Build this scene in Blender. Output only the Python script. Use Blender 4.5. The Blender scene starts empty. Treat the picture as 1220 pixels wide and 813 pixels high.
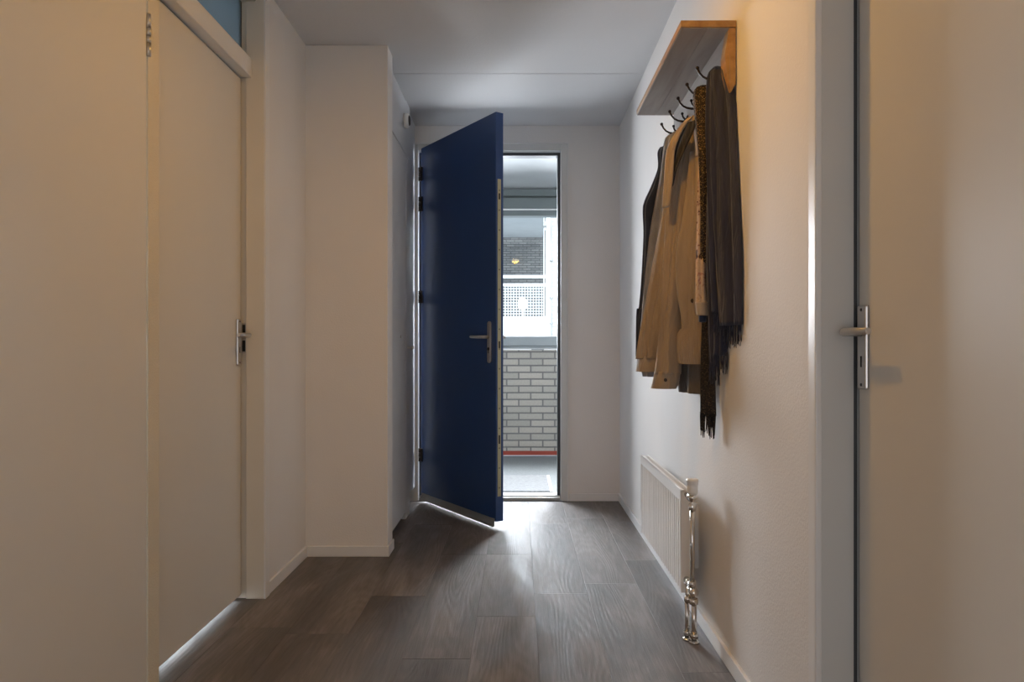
import bpy, math, random
from mathutils import Vector, Matrix
R = random.Random(7)
PI = math.pi
F, CX, CY, H = 850.0, 618.0, 415.0, 1.05      # focal length (px), optical axis, eye height (m)
CEIL = 2.58
def X(u, y): return (u - CX) * y / F
def Z(v, y): return H + (CY - v) * y / F

# ---------------------------------------------------------------- materials
def nt(name):
    m = bpy.data.materials.new(name); m.use_nodes = True
    t = m.node_tree; b = t.nodes['Principled BSDF']
    return m, t, b
def N(t, kind, **kw):
    n = t.nodes.new(kind)
    for k, v in kw.items():
        if k in n.inputs: n.inputs[k].default_value = v
        else: setattr(n, k, v)
    return n
def L(t, a, b): t.links.new(a, b)
def ramp(t, fac, stops):
    r = t.nodes.new('ShaderNodeValToRGB'); e = r.color_ramp.elements
    while len(e) < len(stops): e.new(0.5)
    for i, (p, c) in enumerate(stops):
        e[i].position = p; e[i].color = (c[0], c[1], c[2], 1)
    L(t, fac, r.inputs['Fac']); return r.outputs['Color']
def coords(t, scale=(1, 1, 1), rot=(0, 0, 0)):
    tc = N(t, 'ShaderNodeTexCoord'); mp = N(t, 'ShaderNodeMapping')
    mp.inputs['Scale'].default_value = scale; mp.inputs['Rotation'].default_value = rot
    L(t, tc.outputs['Object'], mp.inputs['Vector']); return mp.outputs['Vector']
def bump(t, b, height, strength=.2, dist=.01):
    n = N(t, 'ShaderNodeBump'); n.inputs['Strength'].default_value = strength; n.inputs['Distance'].default_value = dist
    L(t, height, n.inputs['Height']); L(t, n.outputs['Normal'], b.inputs['Normal'])
def paint(name, col, rough=.5, metal=0, bs=None, bstr=.1, var=.04, vs=3.0, spec=.5, bd=.002):
    m, t, b = nt(name)
    b.inputs['Roughness'].default_value = rough; b.inputs['Metallic'].default_value = metal
    b.inputs['Specular IOR Level'].default_value = spec
    v = coords(t); n = N(t, 'ShaderNodeTexNoise', Scale=vs, Detail=3.0)
    L(t, v, n.inputs['Vector'])
    L(t, ramp(t, n.outputs['Fac'], [(.3, [c * (1 - var) for c in col]), (.7, [min(1, c * (1 + var)) for c in col])]), b.inputs['Base Color'])
    if bs:
        n2 = N(t, 'ShaderNodeTexNoise', Scale=bs, Detail=2.0); L(t, v, n2.inputs['Vector'])
        bump(t, b, n2.outputs['Fac'], bstr, bd)
    return m
def fabric(name, c0, c1, scale=60, rough=.9, weave=900, stretch=(1, 1, .35), sheen=.3, bstr=.25):
    m, t, b = nt(name); b.inputs['Roughness'].default_value = rough
    b.inputs['Specular IOR Level'].default_value = .25
    b.inputs['Sheen Weight'].default_value = sheen; b.inputs['Sheen Roughness'].default_value = .5
    v = coords(t, stretch); n = N(t, 'ShaderNodeTexNoise', Scale=scale, Detail=4.0, Roughness=.6); L(t, v, n.inputs['Vector'])
    L(t, ramp(t, n.outputs['Fac'], [(.32, c0), (.68, c1)]), b.inputs['Base Color'])
    n2 = N(t, 'ShaderNodeTexNoise', Scale=weave, Detail=1.0); L(t, coords(t), n2.inputs['Vector'])
    wr = N(t, 'ShaderNodeTexNoise', Scale=22.0, Detail=2.5, Distortion=1.2); L(t, coords(t, (1.6, 1.6, .38)), wr.inputs['Vector'])
    bw = N(t, 'ShaderNodeBump'); bw.inputs['Strength'].default_value = .55; bw.inputs['Distance'].default_value = .012; L(t, wr.outputs['Fac'], bw.inputs['Height'])
    bn = N(t, 'ShaderNodeBump'); bn.inputs['Strength'].default_value = bstr; bn.inputs['Distance'].default_value = .001
    L(t, n2.outputs['Fac'], bn.inputs['Height']); L(t, bw.outputs['Normal'], bn.inputs['Normal']); L(t, bn.outputs['Normal'], b.inputs['Normal'])
    return m

M = {}
M['wall'] = paint('wall_paint', (.77, .745, .72), .75, bs=140, bstr=.35, var=.015, bd=.0025)
M['ceil'] = paint('ceiling_paint', (.66, .66, .67), .85, bs=90, bstr=.4, var=.015, bd=.003)
M['door'] = paint('door_paint', (.70, .68, .64), .38, bs=6, bstr=.02, var=.01)
M['cream'] = paint('cream_frame_paint', (.70, .66, .58), .4, bs=30, bstr=.05, var=.015)
M['rough_cream'] = paint('rolled_cream_paint', (.70, .64, .52), .5, bs=170, bstr=.6, var=.03, bd=.003)
M['white'] = paint('white_gloss', (.76, .75, .74), .35, var=.01)
M['closet'] = paint('closet_paint', (.60, .61, .63), .6, var=.01, bs=60, bstr=.04)
M['frame'] = paint('frame_grey_white', (.62, .62, .60), .35, var=.01)
M['gasket'] = paint('dark_gasket', (.055, .06, .065), .5)
M['black'] = paint('black_slot', (.006, .006, .006), .6)
M['navy'] = paint('navy_paint', (.018, .056, .185), .33, var=.05, vs=2, bs=25, bstr=.03)
M['bounce_paint'] = paint('slate_bounce_paint', (.085, .095, .11), .45)  # grey chosen for the light it bounces off the unseen door face
M['alu'] = paint('aluminium', (.42, .42, .41), .35, metal=.8)
M['chrome'] = paint('chrome', (.72, .70, .67), .16, metal=1)
M['brass'] = paint('lock_brass', (.42, .38, .24), .38, metal=.55)
M['satin'] = paint('satin_steel', (.58, .56, .54), .3, metal=.85)
M['hinge'] = paint('dark_steel', (.07, .06, .055), .4, metal=.7)
M['iron'] = paint('dark_bronze', (.03, .02, .016), .4, metal=.6)
M['radiator'] = paint('radiator_enamel', (.74, .72, .70), .32, var=.01)
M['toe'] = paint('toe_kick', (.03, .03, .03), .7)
M['beam'] = paint('grey_green_beam', (.15, .18, .185), .4, var=.03)
M['sill'] = paint('pale_grey_sill', (.30, .34, .36), .4, var=.03)
M['red'] = paint('red_strip', (.32, .055, .035), .6, var=.1)
M['exwhite'] = paint('exterior_white', (.85, .86, .87), .6)
M['facade'] = paint('facade_grey', (.30, .29, .28), .8)
M['galceil'] = paint('gallery_ceiling', (.46, .49, .51), .8)
M['concrete'] = paint('gallery_floor_coating', (.24, .26, .265), .7, bs=120, bstr=.3, var=.12, vs=60)
M['gutter'] = paint('gutter_grey', (.20, .23, .24), .6, var=.1)
M['mat'] = fabric('mat_pile', (.17, .175, .18), (.32, .33, .34), 40, weave=500, stretch=(1, 3, 1))
M['matedge'] = paint('mat_edge', (.75, .76, .78), .6)
def wood(name, c0, c1, rough=.45):
    m, t, b = nt(name); b.inputs['Roughness'].default_value = rough
    v = coords(t, (9, .9, 9)); n = N(t, 'ShaderNodeTexNoise', Scale=3.0, Detail=5.0, Distortion=.6); L(t, v, n.inputs['Vector'])
    L(t, ramp(t, n.outputs['Fac'], [(.3, c0), (.7, c1)]), b.inputs['Base Color'])
    bump(t, b, n.outputs['Fac'], .1, .002); return m
M['oak'] = wood('shelf_oak', (.30, .15, .045), (.48, .27, .09))
M['oakshade'] = wood('shaded_oak', (.26, .22, .19), (.36, .32, .29))  # same oak, greyed so the shade is in its colour

def glass(name, tint=(.92, .95, .97), refl=.06):
    m = bpy.data.materials.new(name); m.use_nodes = True; t = m.node_tree; t.nodes.clear()
    o = N(t, 'ShaderNodeOutputMaterial'); a = N(t, 'ShaderNodeBsdfTransparent'); g = N(t, 'ShaderNodeBsdfGlossy')
    a.inputs['Color'].default_value = (*tint, 1); g.inputs['Roughness'].default_value = .03
    fr = N(t, 'ShaderNodeFresnel'); fr.inputs['IOR'].default_value = 1.4
    mx = N(t, 'ShaderNodeMixShader'); L(t, fr.outputs[0], mx.inputs[0]); L(t, a.outputs[0], mx.inputs[1]); L(t, g.outputs[0], mx.inputs[2])
    L(t, mx.outputs[0], o.inputs['Surface']); return m
M['glass'] = glass('clear_glass')
def frosted(name):
    m = bpy.data.materials.new(name); m.use_nodes = True; t = m.node_tree; t.nodes.clear()
    o = N(t, 'ShaderNodeOutputMaterial'); a = N(t, 'ShaderNodeBsdfTranslucent'); d = N(t, 'ShaderNodeBsdfDiffuse')
    a.inputs['Color'].default_value = (.17, .20, .22, 1); d.inputs['Color'].default_value = (.22, .27, .30, 1)
    mx = N(t, 'ShaderNodeMixShader'); mx.inputs[0].default_value = .5; L(t, d.outputs[0], mx.inputs[1]); L(t, a.outputs[0], mx.inputs[2])
    L(t, mx.outputs[0], o.inputs['Surface']); return m
M['transom'] = frosted('frosted_transom_glass')

def bricks(name, c1, c2, mortar, bw, rh, plane='xz', bias=0, ms=.008):
    m, t, b = nt(name); b.inputs['Roughness'].default_value = .85
    tc = N(t, 'ShaderNodeTexCoord'); s = N(t, 'ShaderNodeSeparateXYZ'); c = N(t, 'ShaderNodeCombineXYZ')
    L(t, tc.outputs['Object'], s.inputs[0]); L(t, s.outputs['X'], c.inputs['X']); L(t, s.outputs['Z'], c.inputs['Y'])
    br = N(t, 'ShaderNodeTexBrick'); L(t, c.outputs[0], br.inputs['Vector'])
    br.inputs['Color1'].default_value = (*c1, 1); br.inputs['Color2'].default_value = (*c2, 1); br.inputs['Mortar'].default_value = (*mortar, 1)
    br.inputs['Scale'].default_value = 1; br.inputs['Brick Width'].default_value = bw; br.inputs['Row Height'].default_value = rh
    br.inputs['Mortar Size'].default_value = ms; br.inputs['Mortar Smooth'].default_value = .1; br.inputs['Bias'].default_value = bias
    n = N(t, 'ShaderNodeTexNoise', Scale=60.0, Detail=3.0); L(t, c.outputs[0], n.inputs['Vector'])
    mx = N(t, 'ShaderNodeMixRGB', blend_type='MULTIPLY'); mx.inputs[0].default_value = .35
    L(t, br.outputs['Color'], mx.inputs[1]); L(t, ramp(t, n.outputs['Fac'], [(.3, (.7, .7, .7)), (.7, (1, 1, 1))]), mx.inputs[2])
    L(t, mx.outputs[0], b.inputs['Base Color'])
    inv = N(t, 'ShaderNodeMath', operation='SUBTRACT'); inv.inputs[0].default_value = 1; L(t, br.outputs['Fac'], inv.inputs[1])
    bump(t, b, inv.outputs[0], .7, .008); return m
M['brick'] = bricks('parapet_brick', (.50, .475, .43), (.41, .40, .365), (.21, .21, .21), .2385, .0675, ms=.0075)
M['farbrick'] = bricks('far_brick', (.19, .19, .19), (.29, .29, .28), (.10, .10, .10), .22, .0625, ms=.009)
M['whitebrick'] = bricks('white_brick', (.80, .80, .80), (.75, .75, .75), (.5, .5, .5), .25, .09)

def floor_mat():
    m, t, b = nt('grey_oak_planks')
    at = N(t, 'ShaderNodeAttribute'); at.attribute_name = 'rnd'
    tc = N(t, 'ShaderNodeTexCoord'); sc = N(t, 'ShaderNodeVectorMath', operation='SCALE'); sc.inputs['Scale'].default_value = 37
    cmb = N(t, 'ShaderNodeCombineXYZ')
    for k in ('X', 'Y', 'Z'): L(t, at.outputs['Fac'], cmb.inputs[k])
    L(t, cmb.outputs[0], sc.inputs[0]); add = N(t, 'ShaderNodeVectorMath', operation='ADD')
    L(t, tc.outputs['Object'], add.inputs[0]); L(t, sc.outputs[0], add.inputs[1])
    def mp(s):
        n = N(t, 'ShaderNodeMapping'); n.inputs['Scale'].default_value = s; L(t, add.outputs[0], n.inputs['Vector']); return n.outputs[0]
    big = N(t, 'ShaderNodeTexNoise', Scale=1.0, Detail=4.0, Distortion=.6); L(t, mp((6, 1.3, 1)), big.inputs['Vector'])
    fine = N(t, 'ShaderNodeTexNoise', Scale=1.0, Detail=5.0, Roughness=.7); L(t, mp((90, 5, 1)), fine.inputs['Vector'])
    cn = N(t, 'ShaderNodeTexNoise', Scale=1.0, Detail=1.0, Roughness=.35, Distortion=.2); L(t, mp((5.5, .75, 1)), cn.inputs['Vector'])
    rg = N(t, 'ShaderNodeMath', operation='MULTIPLY'); L(t, cn.outputs['Fac'], rg.inputs[0]); rg.inputs[1].default_value = 150
    wv = N(t, 'ShaderNodeMath', operation='SINE'); L(t, rg.outputs[0], wv.inputs[0])
    blot = N(t, 'ShaderNodeTexNoise', Scale=1.0, Detail=5.0, Roughness=.6, Distortion=.8); L(t, mp((7, 3.0, 1)), blot.inputs['Vector'])
    def mul(a, k):
        n = N(t, 'ShaderNodeMath', operation='MULTIPLY'); L(t, a, n.inputs[0]); n.inputs[1].default_value = k; return n.outputs[0]
    def plus(a, c):
        n = N(t, 'ShaderNodeMath', operation='ADD'); L(t, a, n.inputs[0]); L(t, c, n.inputs[1]); return n.outputs[0]
    mix = plus(plus(plus(mul(big.outputs['Fac'], .50), mul(fine.outputs['Fac'], .24)), plus(mul(wv.outputs[0], .014), mul(at.outputs['Fac'], .06))), mul(blot.outputs['Fac'], .24))
    L(t, ramp(t, mix, [(.42, (.045, .033, .027)), (.54, (.105, .083, .071)), (.66, (.22, .19, .17))]), b.inputs['Base Color'])
    rr = N(t, 'ShaderNodeMapRange'); L(t, blot.outputs['Fac'], rr.inputs['Value']); rr.inputs['From Min'].default_value = .3; rr.inputs['From Max'].default_value = .7; rr.inputs['To Min'].default_value = .42; rr.inputs['To Max'].default_value = .72
    L(t, rr.outputs[0], b.inputs['Roughness']); b.inputs['Specular IOR Level'].default_value = 1.0
    b.inputs['Coat Weight'].default_value = .35; b.inputs['Coat Roughness'].default_value = .5
    bump(t, b, plus(mul(fine.outputs['Fac'], .7), mul(wv.outputs[0], .085)), .75, .0026)
    return m
M['floor'] = floor_mat()

M['tan'] = fabric('tan_cotton', (.32, .245, .178), (.38, .295, .215), 14)
M['tanlight'] = fabric('tan_facing', (.40, .31, .22), (.46, .36, .265), 14)
M['lining'] = fabric('grey_brown_lining', (.10, .085, .075), (.16, .13, .11), 20)
M['charcoal'] = fabric('charcoal_wool', (.024, .026, .044), (.042, .044, .070), 25, stretch=(2, 2, .15), sheen=.25)
M['bluegrey'] = fabric('blue_grey_denim', (.17, .175, .21), (.27, .27, .30), 22)
M['darklining'] = fabric('dark_lining', (.022, .020, .020), (.040, .036, .034), 25)
M['greyknit'] = fabric('grey_hood', (.22, .22, .23), (.32, .31, .31), 50)
M['navycloth'] = fabric('navy_sleeve', (.018, .024, .045), (.032, .040, .066), 25)
def spots(name, base, spot, scale, lo, hi, mid=None):
    m, t, b = nt(name); b.inputs['Roughness'].default_value = .85
    v = coords(t); vo = N(t, 'ShaderNodeTexVoronoi', Scale=scale); vo.inputs['Randomness'].default_value = 1
    nz = N(t, 'ShaderNodeTexNoise', Scale=scale * .6, Detail=2.0); L(t, v, nz.inputs['Vector'])
    ad = N(t, 'ShaderNodeMixRGB', blend_type='ADD'); ad.inputs[0].default_value = .02; L(t, v, ad.inputs[1]); L(t, nz.outputs['Color'], ad.inputs[2])
    L(t, ad.outputs[0], vo.inputs['Vector'])
    st = [(lo, spot), (hi, base)] if mid is None else [(lo, spot), (hi, mid), (min(1, hi + .12), base)]
    L(t, ramp(t, vo.outputs['Distance'], st), b.inputs['Base Color']); return m
M['leopard'] = spots('leopard_print', (.020, .013, .009), (.36, .23, .10), 180, .27, .36)
M['leoend'] = spots('speckled_knit', (.010, .008, .008), (.20, .135, .075), 230, .20, .30)
def floral():
    m, t, b = nt('floral_cotton'); b.inputs['Roughness'].default_value = .8
    v = coords(t); n = N(t, 'ShaderNodeTexNoise', Scale=28.0, Detail=3.0, Distortion=1.5); L(t, v, n.inputs['Vector'])
    L(t, ramp(t, n.outputs['Fac'], [(.30, (.05, .03, .03)), (.37, (.28, .13, .10)), (.41, (.50, .37, .27)), (.62, (.55, .42, .32)), (.70, (.38, .20, .16))]), b.inputs['Base Color'])
    return m
M['floral'] = floral()
def emis(name, col, s):
    m, t, b = nt(name); b.inputs['Emission Color'].default_value = (*col, 1); b.inputs['Emission Strength'].default_value = s
    b.inputs['Base Color'].default_value = (*col, 1); return m
M['lamp'] = emis('lit_lamp', (1, .78, .45), 7.5)
M['globe'] = emis('globe_glass', (1, .98, .95), 2.0)
M['button'] = paint('dark_button', (.05, .03, .02), .3)

# ---------------------------------------------------------------- mesh helpers
class MB:
    def __init__(s): s.v = []; s.f = []; s.sm = []
    def add(s, vs, fs, smooth=False, mat=None):
        o = len(s.v)
        s.v += [tuple((mat @ Vector(p)) if mat else p) for p in vs]
        s.f += [tuple(o + i for i in f) for f in fs]; s.sm += [smooth] * len(fs); return s
    def box(s, x0, y0, z0, x1, y1, z1, mat=None):
        x0, x1 = min(x0, x1), max(x0, x1); y0, y1 = min(y0, y1), max(y0, y1); z0, z1 = min(z0, z1), max(z0, z1)
        vs = [(x0,y0,z0),(x1,y0,z0),(x1,y1,z0),(x0,y1,z0),(x0,y0,z1),(x1,y0,z1),(x1,y1,z1),(x0,y1,z1)]
        return s.add(vs, [(0,3,2,1),(4,5,6,7),(0,1,5,4),(1,2,6,5),(2,3,7,6),(3,0,4,7)], mat=mat)
    def prism(s, poly, axis, a, b, mat=None):
        # poly: 2D points; axis 'x': points are (y,z); 'y': (x,z); 'z': (x,y)
        def p(q, t): return {'x': (t, q[0], q[1]), 'y': (q[0], t, q[1]), 'z': (q[0], q[1], t)}[axis]
        n = len(poly); vs = [p(q, a) for q in poly] + [p(q, b) for q in poly]
        fs = [tuple(range(n)), tuple(range(2 * n - 1, n - 1, -1))] + [(i, n + i, n + (i + 1) % n, (i + 1) % n) for i in range(n)]
        return s.add(vs, fs, mat=mat)
    def tube(s, pts, r, n=12, caps=True, mat=None):
        pts = [Vector(p) for p in pts]; rs = r if isinstance(r, (list, tuple)) else [r] * len(pts)
        vs = []; up = None
        for i, p in enumerate(pts):
            d = (pts[min(i + 1, len(pts) - 1)] - pts[max(i - 1, 0)]).normalized()
            if up is None:
                up = Vector((0, 0, 1)) if abs(d.z) < .9 else Vector((1, 0, 0))
            a = d.cross(up).normalized(); b2 = a.cross(d).normalized(); up = b2
            for k in range(n):
                t = 2 * PI * k / n; vs.append(tuple(p + (a * math.cos(t) + b2 * math.sin(t)) * rs[i]))
        fs = [(i*n + k, i*n + (k+1) % n, (i+1)*n + (k+1) % n, (i+1)*n + k) for i in range(len(pts) - 1) for k in range(n)]
        s.add(vs, fs, True, mat)
        if caps: s.add(vs[:n], [tuple(range(n - 1, -1, -1))], False, mat); s.add(vs[-n:], [tuple(range(n))], False, mat)
        return s
    def lathe(s, prof, n=24, mat=None, smooth=True):
        # prof: (r, z) about local z
        vs = [(r * math.cos(2*PI*k/n), r * math.sin(2*PI*k/n), z) for r, z in prof for k in range(n)]
        fs = [(i*n + k, i*n + (k+1) % n, (i+1)*n + (k+1) % n, (i+1)*n + k) for i in range(len(prof) - 1) for k in range(n)]
        s.add(vs, fs, smooth, mat)
        s.add(vs[:n], [tuple(range(n - 1, -1, -1))], False, mat); s.add(vs[-n:], [tuple(range(n))], False, mat)
        return s
    def ball(s, c, r, n=12, sz=1):
        vs = []; c = Vector(c); rings = n // 2
        for i in range(rings + 1):
            a = PI * i / rings
            for k in range(n): vs.append((c.x + r*math.sin(a)*math.cos(2*PI*k/n), c.y + r*math.sin(a)*math.sin(2*PI*k/n), c.z + r*sz*math.cos(a)))
        fs = [(i*n + k, (i+1)*n + k, (i+1)*n + (k+1) % n, i*n + (k+1) % n) for i in range(rings) for k in range(n)]
        return s.add(vs, fs, True)
    def build(s, name, m, parent=None, bev=0, loc=None, seg=2, fix=True):
        me = bpy.data.meshes.new(name); me.from_pydata(s.v, [], s.f); me.update()
        me.polygons.foreach_set('use_smooth', s.sm)
        if fix:
            import bmesh
            bm = bmesh.new(); bm.from_mesh(me); bmesh.ops.remove_doubles(bm, verts=bm.verts, dist=1e-6)
            bmesh.ops.recalc_face_normals(bm, faces=bm.faces); bm.to_mesh(me); bm.free()
        o = bpy.data.objects.new(name, me); bpy.context.scene.collection.objects.link(o)
        me.materials.append(m)
        if parent: 
            o.parent = parent; o.matrix_parent_inverse = pinv(parent)
        if bev:
            md = o.modifiers.new('bevel', 'BEVEL'); md.width = bev; md.segments = seg; md.limit_method = 'ANGLE'; md.angle_limit = .6
            md.harden_normals = False
        return o
def world_m(o):
    m = Matrix.LocRotScale(o.location, o.rotation_euler, o.scale)
    return m
def pinv(p):
    # world matrix of the parent at build time (one or two levels)
    m = world_m(p); q = p
    while q.parent: m = world_m(q.parent) @ q.matrix_parent_inverse @ m; q = q.parent
    return m.inverted()
def struct(name, mb, m, parent=None, bev=0):
    o = mb.build(name, m, parent, bev)
    if not parent: o['kind'] = 'structure'
    return o
def thing(name, label, cat, loc, group=None):
    o = bpy.data.objects.new(name, None); bpy.context.scene.collection.objects.link(o); o.empty_display_size = .05
    o.location = loc; o['label'] = label; o['category'] = cat
    if group: o['group'] = group
    return o
def tag(o, label, cat, group=None):
    o['label'] = label; o['category'] = cat
    if group: o['group'] = group
    return o
def box(*a): return MB().box(*a)

XR, XL, YF = .695, -1.075, 4.905
# ---------------------------------------------------------------- floor planks
def build_floor():
    mb = MB(); rnd = []
    w = .2298; x = -.164 - w * 5; col = -5
    joints = {0: 2.79, 1: 3.05, 2: 3.18, 3: 3.53, -1: 3.63, -2: 3.02, -3: 2.62, -4: 3.9, -5: 3.3, 4: 2.9}
    rr = random.Random(3)
    while x < XR + .25:
        j = joints.get(col, 3.0); ys = [j + 1.22 * k for k in range(-5, 3)]
        if col == 0: ys = sorted([-3, -1.2, -.1, .9, 1.6, 2.79, 3.63, 4.8, 6])
        for a, c in zip(ys[:-1], ys[1:]):
            a = max(a, -1.4); c = min(c, 4.93)
            if c - a < .02: continue
            e, d = .0009, .0013
            xx0, xx1 = x, x + w
            vs = [(xx0, a, -d), (xx1, a, -d), (xx1, c, -d), (xx0, c, -d), (xx0+e, a+e, 0), (xx1-e, a+e, 0), (xx1-e, c-e, 0), (xx0+e, c-e, 0)]
            mb.add(vs, [(4,5,6,7), (0,1,5,4), (1,2,6,5), (2,3,7,6), (3,0,4,7)]); rnd += [rr.random()] * 5
        x += w; col += 1
    mb.box(-1.6, -1.4, -.1, .95, 4.93, -.0014); rnd += [.5] * 6
    me = bpy.data.meshes.new('floor'); me.from_pydata(mb.v, [], mb.f); me.update()
    a = me.attributes.new('rnd', 'FLOAT', 'FACE'); a.data.foreach_set('value', rnd)
    o = bpy.data.objects.new('floor', me); bpy.context.scene.collection.objects.link(o); me.materials.append(M['floor'])
    o['kind'] = 'structure'
build_floor()

# ---------------------------------------------------------------- shell
YD0, YD1 = 2.184, 2.985       # left doorway
ZT = 2.50
c = MB().box(-1.3, -1.4, CEIL, 1.0, 3.972, CEIL + .12).box(-1.3, 3.980, CEIL, 1.0, YF + .1, CEIL + .12).box(-1.3, 3.97, CEIL + .006, 1.0, 3.982, CEIL + .12)
struct('ceiling', c, M['ceil'])
# left wall beyond the doorway, plus the piece above it
w = MB().box(-1.19, 3.03, 0, XL, 3.62, CEIL).box(-1.19, -1.4, 0, XL, 1.20, CEIL)
struct('wall_left', w, M['wall'])
# chimney-like block beside the closet
struct('wall_block', MB().box(XL - .05, 3.60, 0, -.661, 3.735, CEIL), M['wall'], bev=.003)
# right wall: beyond the right doorway, and behind the camera
w = MB().box(XR, 1.685, 0, XR + .12, YF + .05, CEIL).box(XR, -1.4, 0, XR + .12, .72, CEIL).box(XR, .70, 2.45, XR + .12, 1.69, CEIL)
struct('wall_right', w, M['wall'])
# far wall with the front doorway
FX0, FX1, FZ = -.735, .335, 2.452
w = MB().box(-1.25, YF, 0, FX0, YF + .10, CEIL).box(FX1, YF, 0, XR + .12, YF + .10, CEIL).box(FX0, YF, FZ, FX1, YF + .10, CEIL)
struct('wall_far', w, M['wall'])
w = MB().box(-1.3, -1.46, 0, 1.0, -1.4, CEIL)
struct('wall_near', w, M['wall'])

# front door frame
def ring(mb, x0, x1, z1, t, y0, y1, tz=None):
    tz = tz or t
    mb.box(x0, y0, 0, x0 + t, y1, z1).box(x1 - t, y0, 0, x1, y1, z1).box(x0 + t, y0, z1 - tz, x1 - t, y1, z1); return mb
fr = ring(MB(), FX0, FX1, FZ, .046, YF - .012, YF + .09)
o = struct('trim_1', fr, M['frame'], bev=.003); o.name = 'trim_1'
g = ring(MB(), FX0 + .046, FX1 - .046, FZ - .046, .020, YF + .045, YF + .12)
g.build('rebate_seal', M['gasket'], o)
g = MB().box(FX0 + .05, YF + .03, 0, FX1 - .05, YF + .16, .028).box(FX0 + .05, YF - .005, 0, FX1 - .05, YF + .03, .022)
g.build('threshold', M['alu'], o, bev=.003)
g = MB().box(FX1, YF - .018, 0, FX1 + .006, YF, FZ + .006).box(FX0, YF - .018, FZ, FX1 + .006, YF, FZ + .008)
g.build('cover_strip', M['white'], o)

# ---------------------------------------------------------------- navy front door, open 55 degrees
HX, HY, TH = -.668, YF - .02, math.radians(54.9)
door = bpy.data.objects.new('door_1', None); bpy.context.scene.collection.objects.link(door); door['kind'] = 'structure'
door.location = (HX, HY, 0); door.rotation_euler = (0, 0, -TH)
def dpart(mb, name, m, parent=door, bev=0, **kw):
    o = mb.build(name, m, None, bev); o.parent = parent
    return o
# local: +x along leaf towards the latch, -y = room face (y=0), +y = outside face
W_, T_, ZB, ZTOP = .932, .052, .045, 2.418
leaf = dpart(box(0, 0, ZB, W_, T_, ZTOP), 'door_leaf', M['navy'], bev=.002)
dpart(box(.02, T_, .08, W_ - .015, T_ + .003, 2.39), 'bounce_panel', M['bounce_paint'])  # added on the unseen face to tone light bounced onto the walls
dpart(MB().box(W_ - .001, .012, .19, W_ + .002, .034, 2.03), 'lock_strip', M['brass'])
sl = MB()
for z, h in ((1.93, .035), (1.07, .04), (.52, .05)): sl.box(W_ + .0015, .018, z - h/2, W_ + .003, .028, z + h/2)
for k in range(16): 
    z = .24 + k * .115; sl.box(W_ + .0015, .0205, z - .004, W_ + .0028, .0255, z + .004)
dpart(sl, 'bolt_slots', M['black'])
ds = MB().box(.02, -.012, .018, W_ - .012, 0, .048).prism([(-.018, .03), (-.012, .018), (0, .018), (0, .062), (-.006, .062)], 'x', .02, W_ - .012)
dpart(ds, 'draught_strip', M['alu'], bev=.001)
def rounded(cx, cz, w, h, n=10):
    r = w / 2; pts = []
    for k in range(n + 1): a = PI * k / n; pts.append((cx + r*math.cos(a), cz + h/2 - r + r*math.sin(a)))
    for k in range(n + 1): a = PI + PI * k / n; pts.append((cx + r*math.cos(a), cz - h/2 + r + r*math.sin(a)))
    return pts
hp = MB().prism(rounded(W_ - .062, 1.085, .034, .245), 'y', -.011, 0)
plate = dpart(hp, 'handle_plate', M['satin'], bev=.003)
lv = MB().tube([(W_-.062, -.008, 1.115), (W_-.062, -.045, 1.115), (W_-.068, -.056, 1.115), (W_-.085, -.060, 1.115), (W_-.12, -.060, 1.1155), (W_-.17, -.056, 1.117), (W_-.195, -.052, 1.118)], [.0095, .009, .009, .009, .0085, .008, .0075])
dpart(lv, 'handle', M['satin'])
dpart(MB().lathe([(.010, 0), (.010, .003), (.006, .004)], 16, Matrix.Translation((W_-.062, -.011, 1.045)) @ Matrix.Rotation(PI/2, 4, 'X')).box(W_-.065, -.013, 1.02, W_-.059, -.010, 1.045), 'key_cylinder', M['hinge'])
dpart(MB().box(W_ - .085, T_, .99, W_ - .03, T_ + .016, 1.20).tube([(W_-.06, T_, 1.115), (W_-.06, T_+.05, 1.115), (W_-.075, T_+.055, 1.115), (W_-.19, T_+.055, 1.115)], .009), 'outside_handle', M['satin'], bev=.003)
for z, h in ((2.24, .095), (2.035, .10), (1.40, .085), (.32, .09)):
    hg = MB()
    for k in range(3): hg.tube([(-.003, -.010, z - h/2 + h*k/3 + .001), (-.003, -.010, z - h/2 + h*(k+1)/3 - .001)], .0085, 12)
    hg.box(-.004, -.006, z - h/2, .022, .001, z + h/2)
    dpart(hg, 'hinge', M['hinge'])

# ---------------------------------------------------------------- skirting
def skirt(name, mb): return struct(name, mb, M['white'], bev=.002)
skirt('baseboard_far', box(FX1 + .012, YF - .014, 0, XR, YF, .050))
skirt('baseboard_block', MB().box(XL, 3.588, 0, -.657, 3.60, .052).box(-.661, 3.588, 0, -.652, 3.735, .052))
skirt('baseboard_left', box(XL, 3.034, 0, XL + .013, 3.60, .052))
skirt('baseboard_right', box(XR - .012, 1.70, 0, XR, YF, .052))

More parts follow.
